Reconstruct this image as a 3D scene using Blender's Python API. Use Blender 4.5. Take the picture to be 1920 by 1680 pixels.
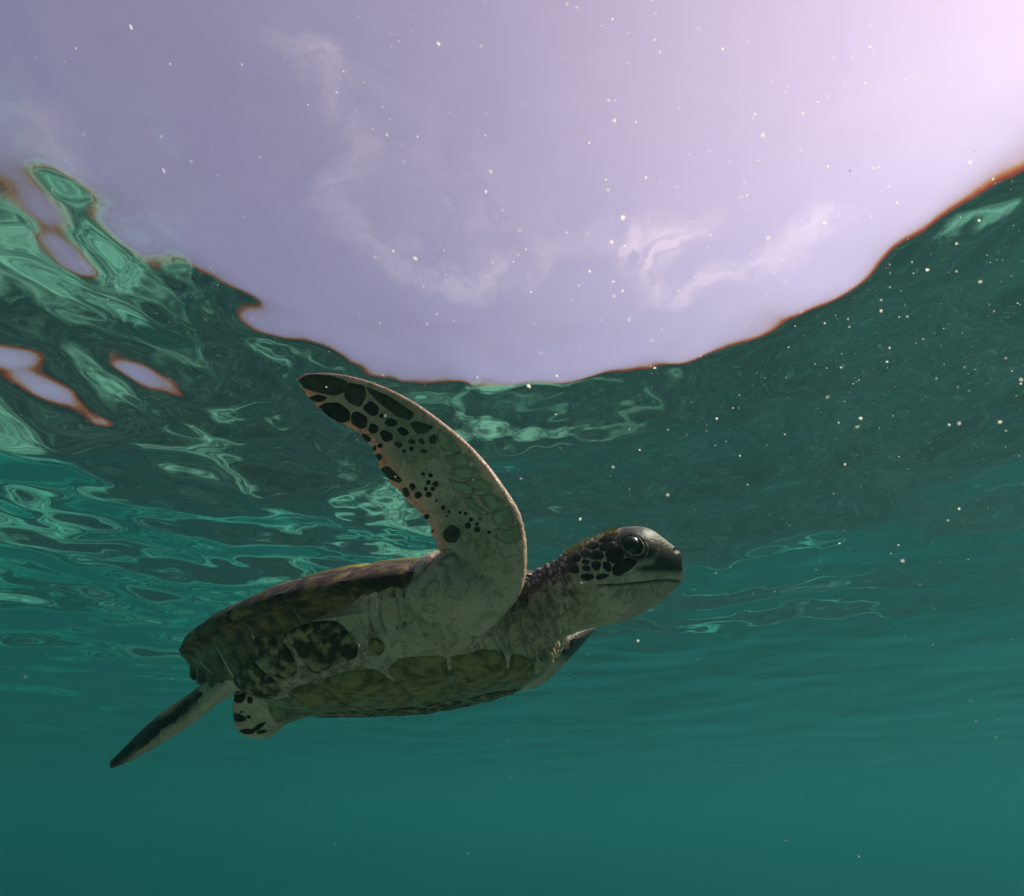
import bpy, bmesh, math, random
import numpy as np
from mathutils import Vector, Matrix, noise as mnoise
from mathutils.bvhtree import BVHTree

for o in list(bpy.data.objects):
    bpy.data.objects.remove(o)
scene = bpy.context.scene
COL = scene.collection
rng = np.random.default_rng(7)
random.seed(7)

# ------------------------------------------------------------------ camera
F = 1000.0                                  # focal length in pixels of the 1920 x 1680 photograph
PITCH = math.radians(34.6)
CAM = np.array([0.0, 0.0, -0.70])           # 0.7 m below the mean water level
RIGHT = np.array([1.0, 0.0, 0.0])
FWD = np.array([0.0, math.cos(PITCH), math.sin(PITCH)])
UP = np.array([0.0, -math.sin(PITCH), math.cos(PITCH)])
cd = bpy.data.cameras.new('camera')
cam = bpy.data.objects.new('camera', cd)
COL.objects.link(cam)
cam.location = CAM
cam.rotation_euler = (math.pi / 2 + PITCH, 0, 0)
cd.sensor_fit = 'HORIZONTAL'
cd.sensor_width = 36.0
cd.lens = 36.0 * F / 1920.0
cd.clip_start = 0.01
cd.clip_end = 2000.0
cd.dof.use_dof = True
cd.dof.focus_distance = 0.62
cd.dof.aperture_fstop = 20.0
scene.camera = cam

# ------------------------------------------------------------------ sun and sky
SUN_EL = math.radians(49.0)
SUN_AZ = math.radians(79.0)                 # to the right of the view direction (+Y)
SUN_DIR = np.array([math.sin(SUN_AZ) * math.cos(SUN_EL), math.cos(SUN_AZ) * math.cos(SUN_EL), math.sin(SUN_EL)])
sl = bpy.data.lights.new('sun', 'SUN')
sl.energy = 5.0
sl.angle = math.radians(0.6)
sl.color = (1.0, 0.80, 0.62)
sun = bpy.data.objects.new('sun', sl)
COL.objects.link(sun)
sun.rotation_euler = Vector(-SUN_DIR).to_track_quat('-Z', 'Y').to_euler()

scene.view_settings.view_transform = 'Standard'
scene.view_settings.look = 'None'
scene.view_settings.exposure = 0.15
scene.view_settings.gamma = 1.0
scene.view_settings.use_curve_mapping = False
scene.render.film_transparent = False
scene.cycles.use_denoising = True
scene.cycles.max_bounces = 8
scene.cycles.volume_bounces = 2
scene.cycles.transparent_max_bounces = 12
scene.cycles.glossy_bounces = 5
scene.cycles.sample_clamp_indirect = 4.0
scene.cycles.caustics_reflective = True


class NT:
    """small helper for node trees"""
    def __init__(self, tree):
        self.t = tree
        tree.nodes.clear()

    def n(self, kind, **kw):
        nd = self.t.nodes.new(kind)
        for k, v in kw.items():
            if k.startswith('i_'):
                key = k[2:]
                key = int(key) if key.isdigit() else key.replace('_', ' ')
                self.put(nd.inputs[key], v)
            else:
                setattr(nd, k, v)
        return nd

    def put(self, sock, v):
        if isinstance(v, bpy.types.NodeSocket):
            self.t.links.new(v, sock)
        else:
            sock.default_value = v

    def math(self, op, a, b=0.0, c=0.0, clamp=False):
        nd = self.t.nodes.new('ShaderNodeMath')
        nd.operation = op
        nd.use_clamp = clamp
        for i, v in enumerate((a, b, c)):
            self.put(nd.inputs[i], v)
        return nd.outputs[0]

    def vmath(self, op, a, b=(0, 0, 0), scale=None):
        nd = self.t.nodes.new('ShaderNodeVectorMath')
        nd.operation = op
        self.put(nd.inputs[0], a)
        self.put(nd.inputs[1], b)
        if scale is not None:
            self.put(nd.inputs['Scale'], scale)
        return nd.outputs[0]

    def mix(self, f, a, b, blend='MIX'):
        nd = self.t.nodes.new('ShaderNodeMix')
        nd.data_type = 'RGBA'
        nd.blend_type = blend
        self.put(nd.inputs[0], f)
        self.put(nd.inputs[6], a)
        self.put(nd.inputs[7], b)
        return nd.outputs[2]

    def ramp(self, f, lo, hi):
        nd = self.t.nodes.new('ShaderNodeMapRange')
        nd.interpolation_type = 'SMOOTHSTEP'
        self.put(nd.inputs[0], f)
        nd.inputs[1].default_value = lo
        nd.inputs[2].default_value = hi
        return nd.outputs[0]

    def noise(self, vec, scale, detail=4.0, rough=0.55, dist=0.0):
        nd = self.n('ShaderNodeTexNoise')
        self.put(nd.inputs['Vector'], vec)
        nd.inputs['Scale'].default_value = scale
        nd.inputs['Detail'].default_value = detail
        nd.inputs['Roughness'].default_value = rough
        nd.inputs['Distortion'].default_value = dist
        return nd


def rgba(r, g, b):
    return (r, g, b, 1.0)


world = bpy.data.worlds.new('World')
scene.world = world
world.use_nodes = True
w = NT(world.node_tree)
sky = w.n('ShaderNodeTexSky', sky_type='NISHITA', sun_disc=False, sun_elevation=SUN_EL, sun_rotation=SUN_AZ,
          air_density=1.0, dust_density=0.15, ozone_density=1.0, altitude=0.0)
hsv = w.n('ShaderNodeHueSaturation', i_Color=sky.outputs[0], i_Saturation=0.58)
tint = w.mix(1.0, hsv.outputs[0], rgba(1.24, 0.82, 0.99), 'MULTIPLY')
# thin wind-drawn clouds on a flat layer: direction divided by its height
tc = w.n('ShaderNodeTexCoord')
sx = w.n('ShaderNodeSeparateXYZ', i_0=tc.outputs['Generated'])
zz = w.math('MAXIMUM', sx.outputs[2], 0.12)
cv = w.n('ShaderNodeCombineXYZ', i_0=w.math('DIVIDE', sx.outputs[0], zz), i_1=w.math('DIVIDE', sx.outputs[1], zz), i_2=0.0).outputs[0]
# broad aureole of thin high haze round the sun
sdot = w.n('ShaderNodeVectorMath', operation='DOT_PRODUCT')
w.put(sdot.inputs[0], tc.outputs['Generated']); sdot.inputs[1].default_value = tuple(SUN_DIR)
halo = w.math('POWER', w.math('MAXIMUM', sdot.outputs['Value'], 0.0), 3.5)
veil = w.vmath('SCALE', (2.75, 1.55, 1.5), scale=halo)
tint = w.vmath('ADD', tint, veil)
warp = w.noise(cv, 3.0, 6.0, 0.6)
cvw = w.vmath('ADD', cv, w.vmath('SCALE', w.vmath('SUBTRACT', warp.outputs['Color'], (0.5, 0.5, 0.5)), scale=0.42))
wob = w.vmath('MULTIPLY', w.vmath('ADD', cvw, w.vmath('SCALE', w.vmath('SUBTRACT', w.noise(cv, 0.9, 3.0).outputs['Color'], (0.5, 0.5, 0.5)), scale=0.9)), (1.0, 1.0, 0.0))
sx2 = w.n('ShaderNodeSeparateXYZ', i_0=cvw)


def streak(pts, width):
    """a soft band of cirrus along a line on the cloud layer"""
    acc = None
    for (x1, y1), (x2, y2) in zip(pts[:-1], pts[1:]):
        dx, dy = x2 - x1, y2 - y1
        l2 = dx * dx + dy * dy
        px_, py_ = w.math('SUBTRACT', sx2.outputs[0], x1), w.math('SUBTRACT', sx2.outputs[1], y1)
        t = w.math('MULTIPLY', w.math('ADD', w.math('MULTIPLY', px_, dx), w.math('MULTIPLY', py_, dy)), 1 / l2, clamp=True)
        ex, ey = w.math('SUBTRACT', px_, w.math('MULTIPLY', t, dx)), w.math('SUBTRACT', py_, w.math('MULTIPLY', t, dy))
        d = w.math('SQRT', w.math('ADD', w.math('MULTIPLY', ex, ex), w.math('MULTIPLY', ey, ey)))
        acc = d if acc is None else w.math('MINIMUM', acc, d)
    return w.math('SUBTRACT', 1.0, w.ramp(acc, 0.0, width))


def on_layer(pts):
    out = []
    for x, y in pts:
        d = RIGHT * (x - 960) / F + UP * (840 - y) / F + FWD
        out.append((d[0] / d[2], d[1] / d[2]))
    return out


fil = w.noise(w.vmath('MULTIPLY', wob, (1.0, 1.0, 0.0)), 7.0, 7.0, 0.65, 0.8)
fibre = w.ramp(fil.outputs[0], 0.36, 0.66)
band1 = streak(on_layer([(585, 60), (610, 200), (650, 260), (595, 345), (660, 440), (760, 500), (930, 505), (1110, 455)]), 0.075)
band2 = streak(on_layer([(640, 110), (700, 260), (740, 360), (900, 420)]), 0.22)
band3 = streak(on_layer([(-80, 120), (60, 210), (150, 300)]), 0.09)
band4 = streak(on_layer([(1190, 475), (1250, 465)]), 0.10)
band5 = streak(on_layer([(1220, 550), (1300, 570), (1400, 530), (1530, 450)]), 0.075)
veils = w.ramp(w.noise(wob, 1.6, 6.0, 0.62).outputs[0], 0.46, 0.76)
acc = w.math('MULTIPLY', band1, w.math('ADD', w.math('MULTIPLY', fibre, .35), .10))
acc = w.math('ADD', acc, w.math('MULTIPLY', w.math('MULTIPLY', band2, fibre), .20))
acc = w.math('ADD', acc, w.math('MULTIPLY', w.math('MULTIPLY', band3, fibre), .25))
acc = w.math('ADD', acc, w.math('MULTIPLY', band4, w.math('ADD', w.math('MULTIPLY', fibre, 1.1), -.05)))
acc = w.math('ADD', acc, w.math('MULTIPLY', band5, w.math('MULTIPLY', fibre, .55)))
cfac = w.math('ADD', acc, w.math('MULTIPLY', veils, .16), clamp=True)
cloudcol = w.vmath('ADD', w.vmath('MULTIPLY', tint, (1.25, 1.2, 1.1)), (1.5, 1.05, 0.9))
skycol = w.mix(cfac, tint, cloudcol)
bg = w.n('ShaderNodeBackground', i_Color=skycol, i_Strength=0.15)
out = w.n('ShaderNodeOutputWorld', i_Surface=bg.outputs[0])


# ------------------------------------------------------------------ general helpers
def tag(o, label=None, cat=None, group=None, kind=None):
    if label: o['label'] = label
    if cat: o['category'] = cat
    if group: o['group'] = group
    if kind: o['kind'] = kind
    return o


def material(name):
    m = bpy.data.materials.new(name)
    m.use_nodes = True
    return m, NT(m.node_tree)


def mesh_obj(name, verts, faces, mat=None, parent=None, smooth=True):
    me = bpy.data.meshes.new(name)
    me.from_pydata([tuple(map(float, v)) for v in verts], [], [tuple(map(int, f)) for f in faces])
    me.update()
    if smooth:
        me.polygons.foreach_set('use_smooth', [True] * len(me.polygons))
    if mat: me.materials.append(mat)
    o = bpy.data.objects.new(name, me)
    COL.objects.link(o)
    if parent: o.parent = parent
    return o


def grid_mesh(name, xs, ys, Z, mat):
    nx, ny = len(xs), len(ys)
    X, Y = np.meshgrid(xs, ys)
    co = np.stack([X, Y, Z], -1).reshape(-1, 3).astype(np.float32)
    i = np.arange((ny - 1) * nx).reshape(ny - 1, nx)[:, :-1].ravel()
    quads = np.stack([i, i + 1, i + nx + 1, i + nx], 1).astype(np.int32)
    me = bpy.data.meshes.new(name)
    me.vertices.add(len(co)); me.vertices.foreach_set('co', co.ravel())
    me.loops.add(quads.size); me.loops.foreach_set('vertex_index', quads.ravel())
    me.polygons.add(len(quads))
    me.polygons.foreach_set('loop_start', np.arange(0, quads.size, 4, dtype=np.int32))
    me.polygons.foreach_set('use_smooth', np.ones(len(quads), dtype=bool))
    me.update(calc_edges=True)
    me.materials.append(mat)
    o = bpy.data.objects.new(name, me)
    COL.objects.link(o)
    return o


# ------------------------------------------------------------------ the sea surface, seen from below
def sinh_axis(n, half, k, c):
    s = np.linspace(-1, 1, n)
    return c + half * np.sinh(k * s) / math.sinh(k)


# one row for each wave train: length (m), slope, heading, phase
WAVES = [
    (2.5740, 0.01191, 0.9984, 3.6054),
    (3.5838, 0.01150, 3.1209, 1.4000),
    (3.3531, 0.01146, 3.3711, 5.6026),
    (1.1136, 0.01479, 3.8538, 3.0478),
    (1.6160, 0.01425, 2.6828, 4.8558),
    (1.4254, 0.01451, 5.7111, 4.8126),
    (1.6679, 0.01441, 3.0238, 0.3261),
    (1.0312, 0.01724, 4.8392, 0.2896),
    (1.0288, 0.01765, 3.7419, 1.1601),
    (0.8064, 0.01774, 3.1681, 4.0832),
    (0.7325, 0.01894, 2.3956, 4.6215),
    (0.8893, 0.01766, 3.9813, 3.3696),
    (0.7181, 0.01829, 2.0939, 4.2953),
    (0.3397, 0.01867, 1.9276, 4.2780),
    (0.4399, 0.01877, 3.1581, 2.6965),
    (0.4479, 0.01919, 3.5558, 1.3927),
    (0.5040, 0.01829, 4.2510, 3.0915),
    (0.3034, 0.01923, 1.3457, 2.6893),
    (0.4870, 0.01916, 3.1863, 5.2514),
    (0.3133, 0.01917, 1.2990, 3.1691),
    (0.3147, 0.01897, 1.6929, 2.4415),
    (0.4184, 0.01873, 4.3720, 0.6283),
    (0.2416, 0.01434, 4.7017, 7.2983),
    (0.2159, 0.01636, 3.0043, 5.6187),
    (0.1954, 0.01516, 3.5132, -1.5691),
    (0.1895, 0.01461, 2.3800, 0.2254),
    (0.1802, 0.01504, 4.9652, 0.3490),
    (0.1874, 0.01440, 2.4489, 4.7621),
    (0.2434, 0.01429, 4.6662, 4.2077),
    (0.2182, 0.01542, 2.7826, 0.4787),
    (0.2255, 0.01541, 4.7081, 1.4818),
    (0.2347, 0.01585, 3.2715, -0.3261),
]


def waves(X, Y, spacing):
    """swell, wind waves and short chop; short lengths die out where the grid is too coarse for them"""
    r = np.random.default_rng(11)
    Z = np.zeros_like(X)
    spec = WAVES + [(0.09 * r.uniform(.7, 1.3), 0.0100, r.uniform(0, 6.28), r.uniform(0, 6.28)) for _ in range(7)]
    # the chop comes in patches: choppier to the left, calmer to the right
    g = 1.1 - 0.62 / (1 + np.exp(-(X - 0.15 + 0.3 * np.sin(Y * 1.7)) * 3.0))
    for l, s, a, ph in spec:
        k = 2 * math.pi / l
        u = X * math.cos(a) + Y * math.sin(a)
        v = -X * math.sin(a) + Y * math.cos(a)
        arg = k * u + ph + 0.9 * np.sin(k * 0.31 * v + ph * 1.7) + 0.5 * np.sin(k * 0.57 * u - k * 0.2 * v + ph * 3.1)
        fade = np.clip((l / spacing - 4.0) / 4.0, 0, 1)
        Z += s / k * (np.sin(arg) + 0.25 * np.sin(2 * arg + 1.2)) * fade * (g if l < 1.0 else 1.0)
    return Z


m_water, n = material('sea_surface')
geo = n.n('ShaderNodeTexCoord')
rip = n.noise(geo.outputs['Object'], 7.0, 2.0, 0.45)
bmp = n.n('ShaderNodeBump', i_Strength=1.0, i_Distance=0.0010, i_Height=rip.outputs[0])
# the refractive index runs from red to blue: the rim of the window breaks into colour
fr = [n.n('ShaderNodeFresnel', i_IOR=i, i_Normal=bmp.outputs[0]).outputs[0] for i in (1.316, 1.321, 1.328, 1.333, 1.338, 1.343)]
ch = [n.math('MULTIPLY', n.math('ADD', fr[i], n.math('ADD', fr[i + 1], fr[i + 2])), 1 / 3) for i in (0, 2, 3)]
fcol = n.n('ShaderNodeCombineColor', i_0=ch[0], i_1=ch[1], i_2=ch[2]).outputs[0]
tcol = n.mix(1.0, rgba(1, 1, 1), fcol, 'SUBTRACT')
gl = n.n('ShaderNodeBsdfGlossy', i_Color=fcol, i_Roughness=0.0, i_Normal=bmp.outputs[0])
tr = n.n('ShaderNodeBsdfTransparent', i_Color=tcol)
ad = n.n('ShaderNodeAddShader', i_0=gl.outputs[0], i_1=tr.outputs[0])
n.n('ShaderNodeOutputMaterial', i_Surface=ad.outputs[0])

xs = sinh_axis(720, 58.0, 6.2, 0.0)
ys = sinh_axis(720, 58.0, 6.2, 1.1)
X, Y = np.meshgrid(xs, ys)
sp = np.maximum(np.gradient(xs)[None, :], np.gradient(ys)[:, None])
surf = grid_mesh('sea_surface', xs, ys, waves(X, Y, sp), m_water)
tag(surf, 'rippled underside of the sea surface with the bright window of sky', 'water', kind='structure')

# ------------------------------------------------------------------ the seabed, mirrored in the surface
BED = -2.25
m_bed, n = material('seabed')
tc = n.n('ShaderNodeTexCoord').outputs['Object']
big = n.noise(n.vmath('MULTIPLY', tc, (1, 1, 0)), 0.33, 5.0, 0.6, 0.8)
sx = n.n('ShaderNodeSeparateXYZ', i_0=tc)
lean = n.math('MULTIPLY', sx.outputs[0], -0.010)
rad = n.math('POWER', n.math('ADD', n.math('MULTIPLY', sx.outputs[0], sx.outputs[0]), n.math('MULTIPLY', sx.outputs[1], sx.outputs[1])), 0.5)
bounce_sand = n.math('MULTIPLY', n.math('SUBTRACT', 1.0, n.ramp(n.math('ADD', rad, big.outputs[0]), 1.3, 2.3)), 0.35)  # pale sand added under the turtle to bounce light up onto its belly
sandm = n.ramp(n.math('ADD', n.math('ADD', big.outputs[0], lean), bounce_sand), 0.525, 0.60)
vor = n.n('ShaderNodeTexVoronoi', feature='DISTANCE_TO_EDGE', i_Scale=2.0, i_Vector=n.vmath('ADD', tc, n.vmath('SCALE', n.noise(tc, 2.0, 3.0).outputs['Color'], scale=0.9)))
caustic_net = n.math('SUBTRACT', 1.0, n.ramp(vor.outputs[0], 0.0, 0.06))  # pale net painted into the bed colour in place of caustic light lines
fine = n.noise(tc, 4.5, 6.0, 0.65)
reef = n.mix(n.ramp(fine.outputs[0], 0.35, 0.7), rgba(0.010, 0.009, 0.010), rgba(0.034, 0.028, 0.025))
crumb = n.noise(tc, 15.0, 5.0, 0.7, 0.6)
reef = n.mix(n.math('MULTIPLY', n.ramp(crumb.outputs[0], .55, .68), .7), reef, rgba(0.15, 0.15, 0.11))
reef = n.mix(n.math('MULTIPLY', caustic_net, 0.12), reef, rgba(0.19, 0.20, 0.15))
sand = n.mix(n.ramp(fine.outputs[0], .34, .66), rgba(0.075, 0.08, 0.06), rgba(0.50, 0.49, 0.37))
sand = n.mix(n.math('MULTIPLY', caustic_net, 0.6), sand, rgba(0.46, 0.46, 0.36))
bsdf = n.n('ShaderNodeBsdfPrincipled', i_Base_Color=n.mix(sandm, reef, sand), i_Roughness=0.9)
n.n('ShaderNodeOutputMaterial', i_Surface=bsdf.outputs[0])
xs = sinh_axis(260, 57.0, 4.0, 0.0)
ys = sinh_axis(260, 57.0, 4.0, 4.0)
X, Y = np.meshgrid(xs, ys)
Z = BED + 0.16 * np.sin(X * 0.9 + 1.3 * np.sin(Y * 0.6)) * np.sin(Y * 0.8 + 0.7) + 0.05 * np.sin(X * 3.1 + 2 * np.sin(Y * 1.9)) * np.sin(Y * 2.7) + 0.02 * np.sin(X * 9 + 3 * np.sin(Y * 5)) * np.sin(Y * 8.3) - 0.16 * np.maximum(np.hypot(X, Y) - 7.0, 0)
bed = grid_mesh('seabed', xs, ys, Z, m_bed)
tag(bed, 'dark reef bottom with pale sand patches, one added below the turtle to bounce light', 'seabed', kind='structure')

# ------------------------------------------------------------------ the green water itself
m_haze, n = material('green_water')
pv = n.n('ShaderNodeVolumePrincipled', i_Color=rgba(0.036, 0.082, 0.086), i_Density=0.21, i_Anisotropy=0.3)
pv.inputs['Absorption Color'].default_value = (0.0, 0.565, 0.55, 1.0)
n.n('ShaderNodeOutputMaterial', i_Volume=pv.outputs[0])
bm = bmesh.new()
bmesh.ops.create_cube(bm, size=1.0)
me = bpy.data.meshes.new('haze'); bm.to_mesh(me); bm.free()
hz = bpy.data.objects.new('haze', me); COL.objects.link(hz)
hz.scale = (124, 124, 17.0); hz.location = (0, 2, 0.35 - 8.5)
me.materials.append(m_haze)
tag(hz, 'green hazy sea water all around the turtle', 'water', kind='stuff')

# ------------------------------------------------------------------ turtle frames
# camera frame: x right, y depth, z up.  turtle frame: x to the head, y to its left, z to its back.
LT = 0.55
Q = (-0.601, -0.158, -0.044)
POS = np.array([-0.131, 0.657, -0.221])


def rot3(rx, ry, rz):
    c, s = math.cos, math.sin
    A = np.array([[1, 0, 0], [0, c(rx), -s(rx)], [0, s(rx), c(rx)]])
    B = np.array([[c(ry), 0, s(ry)], [0, 1, 0], [-s(ry), 0, c(ry)]])
    C = np.array([[c(rz), -s(rz), 0], [s(rz), c(rz), 0], [0, 0, 1]])
    return C @ B @ A


R3 = rot3(*Q)
CW = np.stack([RIGHT, FWD, UP], 1)          # camera frame -> world
ROOT = CAM + CW @ (POS + R3 @ (np.array([0, 0, -0.14]) * LT))


def l2c(P): return np.asarray(P, float) @ R3.T + POS            # turtle (metres) -> camera
def c2l(P): return (np.asarray(P, float) - POS) @ R3
def c2r(P): return np.asarray(P, float) @ CW.T + (CAM - ROOT)    # camera -> root-relative
def r2c(P): return (np.asarray(P, float) - (CAM - ROOT)) @ CW
def l2r(P): return c2r(l2c(P))
def r2l(P): return c2l(r2c(P))
def px(x, y, d): return np.array([(x - 960) / F * d, d, (840 - y) / F * d])
def to_px(C): return np.stack([960 + F * C[:, 0] / C[:, 1], 840 - F * C[:, 2] / C[:, 1]], 1)


turtle = bpy.data.objects.new('green_turtle', None)
COL.objects.link(turtle)
turtle.location = ROOT
turtle.empty_display_size = 0.1
tag(turtle, 'green sea turtle swimming under the surface with one front flipper raised', 'turtle')


# ------------------------------------------------------------------ turtle: body volume (camera frame pieces, united by a voxel remesh)
class Pile:
    def __init__(self): self.v = []; self.f = []

    def loft(self, rings):
        """closed skin over a list of equal-length rings"""
        base = sum(len(a) for a in self.v)
        m = len(rings[0])
        self.v += [np.asarray(r) for r in rings]
        for i in range(len(rings) - 1):
            for j in range(m):
                k = (j + 1) % m
                self.f.append((base + i * m + j, base + i * m + k, base + (i + 1) * m + k, base + (i + 1) * m + j))
        self.f.append(tuple(base + j for j in range(m))[::-1])
        self.f.append(tuple(base + (len(rings) - 1) * m + j for j in range(m)))

    def ball(self, c, rad, axes=None, nu=20, nv=14):
        axes = np.eye(3) if axes is None else axes
        rings = []
        for i in range(nv):
            t = math.pi * (i + 0.5) / nv
            a = np.linspace(0, 2 * math.pi, nu, endpoint=False)
            P = np.stack([np.cos(a) * math.sin(t), np.sin(a) * math.sin(t), np.full(nu, math.cos(t))], 1) * rad
            rings.append(P @ axes + c)
        self.loft(rings)


def resample(rows, n):
    """catmull-rom through rows of numbers"""
    A = np.asarray(rows, float)
    t = np.linspace(0, len(A) - 1, n)
    i = np.clip(t.astype(int), 0, len(A) - 2); u = (t - i)[:, None]
    p0, p1, p2, p3 = A[np.maximum(i - 1, 0)], A[i], A[i + 1], A[np.minimum(i + 2, len(A) - 1)]
    return 0.5 * (2 * p1 + (p2 - p0) * u + (2 * p0 - 5 * p1 + 4 * p2 - p3) * u ** 2 + (3 * p1 - p0 - 3 * p2 + p3) * u ** 3)


XF, XR, WID = 0.36, -0.49, 0.342


def rim(t, side=-1):
    """carapace margin, t 0 = front .. 1 = tail, in shell lengths"""
    t = np.asarray(t, float)
    a, c = (XF - XR) / 2, (XF + XR) / 2
    s = np.sin(np.pi * t)
    y = WID * np.where(t < .5, np.maximum(s, 0) ** .75, np.maximum(s, 0) ** 1.28) * (1 + .14 * np.cos(np.pi * t))
    ser = np.clip((t - 0.5) * 2, 0, 1) * 0.013 * np.abs(np.sin(t * np.pi * 11.0))      # saw-toothed hind margin
    return np.stack([c + a * np.cos(np.pi * t) * (1 + 0.0 * t), side * (y + ser), -0.025 * s], -1)


_tt = np.linspace(0, 1, 600)
_rm = rim(_tt)
def rim_y(x): return np.interp(x, _rm[::-1, 0], -_rm[::-1, 1])
def rim_z(x): return np.interp(x, _rm[::-1, 0], _rm[::-1, 2])


def dome_h(x):
    u = (np.asarray(x) - XR) / (XF - XR)
    return 0.118 * np.clip(np.sin(np.pi * np.clip(u, 0, 1) ** 1.15), 0, 1) ** 0.75


def dome(x, y):
    ry = np.maximum(rim_y(x), 1e-4)
    rho = np.clip(np.abs(y) / ry, 0, 1)
    return rim_z(x) + dome_h(x) * (1 - rho ** 2.3) ** 0.9 + 0.006


def belly(x, rho):
    dep = np.interp(x, [-.49, -.42, -.34, -.25, .0, .2, .3, .36], [.008, .028, .062, .104, .122, .117, .09, .05])
    u = np.clip((rho - .50) / .44, 0, 1)
    g = 1 - u * u * (3 - 2 * u) + 0.10 * (1 - np.clip(rho / .5, 0, 1) ** 2)
    return rim_z(x) - dep * g


pile = Pile()
rings = []
for x in np.concatenate([[-.487, -.478], np.linspace(-.46, .33, 40), [.345, .355]]):
    ry = rim_y(x) * 0.985
    ph = np.linspace(-1, 1, 41)
    rho = np.sin(ph * np.pi / 2)
    top = [(x, ry * r, rim_z(x) + (dome_h(x) * (1 - abs(r) ** 2.3) ** .9) * .96 + 0.004) for r in rho]
    bot = [(x, ry * r, belly(x, abs(r)) - 0.004) for r in rho[::-1]]
    rings.append(l2c(np.array(top + bot) * LT))
pile.loft(rings)

# neck and head: (top px, bottom px, depth, half width, squareness)
HEAD = [((880, 1120), (850, 1235), .585, .070), ((930, 1095), (915, 1236), .58, .068), ((968, 1083), (972, 1236), .572, .064), ((1000, 1070), (1020, 1216), .566, .057),
        ((1030, 1054), (1056, 1197), .56, .051), ((1060, 1036), (1086, 1184), .556, .047), ((1090, 1019), (1112, 1177), .553, .0455),
        ((1120, 1005), (1140, 1172), .55, .0455), ((1150, 996), (1166, 1166), .55, .0445), ((1178, 991), (1190, 1157), .55, .0425),
        ((1203, 991), (1211, 1146), .55, .0385), ((1224, 998), (1229, 1134), .55, .033), ((1242, 1010), (1246, 1122), .55, .027),
        ((1257, 1020), (1260, 1110), .55, .0215), ((1270, 1028), (1271, 1100), .55, .015), ((1279, 1042), (1280, 1092), .55, .008)]
rows = [(*a, *b, d, h) for a, b, d, h in HEAD]
rings = []
for r in resample(rows, 60):
    T, B = px(r[0], r[1], r[4]), px(r[2], r[3], r[4])
    c = (T + B) / 2; v = (T - B) / 2
    view = c / np.linalg.norm(c)
    a = np.linspace(0, 2 * math.pi, 40, endpoint=False)
    ex = 0.86
    ca, sa = np.cos(a), np.sin(a)
    ca = np.sign(ca) * np.abs(ca) ** ex; sa = np.sign(sa) * np.abs(sa) ** ex
    # the crown is narrower than the cheeks
    wv = r[5] * (1 - 0.16 * np.clip(sa, 0, 1) ** 2)
    rings.append(c + sa[:, None] * v + (ca * wv)[:, None] * view)
pile.loft(rings)


def flipper(st, nst, scallop=0.0):
    """st: leading px, leading depth, trailing px, trailing depth, thickness"""
    rings = []
    rr = resample([(*l, dl, *t, dt, th) for l, dl, t, dt, th in st], nst)
    cen = [(px(*r[0:3]) + px(*r[3:6])) / 2 for r in rr]
    for i, r in enumerate(rr):
        Lp, Tp = px(*r[0:3]), px(*r[3:6])
        ax = cen[min(i + 1, nst - 1)] - cen[max(i - 1, 0)]
        ch = Lp - Tp
        nn = np.cross(ax, ch); nn /= np.linalg.norm(nn) + 1e-9
        if nn[1] > 0: nn = -nn
        a = np.linspace(0, 2 * math.pi, 28, endpoint=False)
        u = np.cos(a)                       # +1 leading edge
        prof = np.sign(np.sin(a)) * np.abs(np.sin(a)) ** .72
        fat = 0.60 + 0.40 * u               # thicker towards the leading edge
        if scallop:
            Tp = Tp + (Tp - Lp) / np.linalg.norm(Tp - Lp) * scallop * (abs(math.sin(i * .62)) - .5 + .6 * mnoise.noise(Vector((i * .23, 0, 5.0))))
            ch = Lp - Tp
        rings.append((Lp + Tp) / 2 + (u * 0.5)[:, None] * ch + (prof * fat * r[6])[:, None] * nn)
    pile.loft(rings)


# the raised right front flipper
flipper([((915, 1190), .520, (775, 1135), .530, .030), ((955, 1140), .512, (800, 1100), .520, .030), ((982, 1098), .502, (838, 1082), .512, .027),
         ((988, 1062), .494, (838, 1066), .508, .023), ((988, 1036), .489, (827, 1042), .505, .0195), ((986, 1005), .485, (812, 1010), .503, .0165),
         ((975, 962), .480, (801, 978), .502, .014), ((955, 928), .478, (772, 948), .502, .0125), ((925, 885), .476, (738, 912), .502, .0115),
         ((895, 849), .476, (713, 882), .503, .0105), ((862, 817), .477, (705, 856), .505, .0098), ((825, 788), .479, (688, 828), .507, .009),
         ((785, 759), .482, (660, 806), .509, .0082), ((740, 734), .486, (628, 790), .511, .0075), ((690, 714), .490, (598, 767), .512, .0066),
         ((640, 702), .495, (577, 744), .513, .0056), ((600, 699), .500, (563, 724), .514, .0045), ((570, 701), .505, (555, 711), .514, .003)], 90, .0022)
# the left front flipper, stretched out on the far side
flipper([((905, 1236), .68, (880, 1300), .70, .030), ((965, 1224), .695, (945, 1296), .715, .026), ((1012, 1208), .71, (1002, 1290), .735, .021),
         ((1045, 1198), .74, (1042, 1262), .76, .016), ((1075, 1186), .78, (1068, 1235), .80, .012), ((1100, 1177), .82, (1094, 1206), .84, .008), ((1115, 1176), .85, (1111, 1184), .86, .004)], 40)
# right hind flipper, seen edge-on, trailing out behind
flipper([((480, 1235), .60, (540, 1290), .60, .026), ((428, 1262), .605, (470, 1295), .61, .026), ((385, 1296), .61, (420, 1308), .625, .026), ((345, 1328), .62, (378, 1338), .64, .026),
         ((303, 1356), .63, (335, 1364), .65, .026), ((265, 1384), .64, (293, 1392), .66, .021), ((232, 1412), .65, (252, 1418), .665, .014), ((205, 1434), .655, (212, 1437), .665, .006)], 44)
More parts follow.
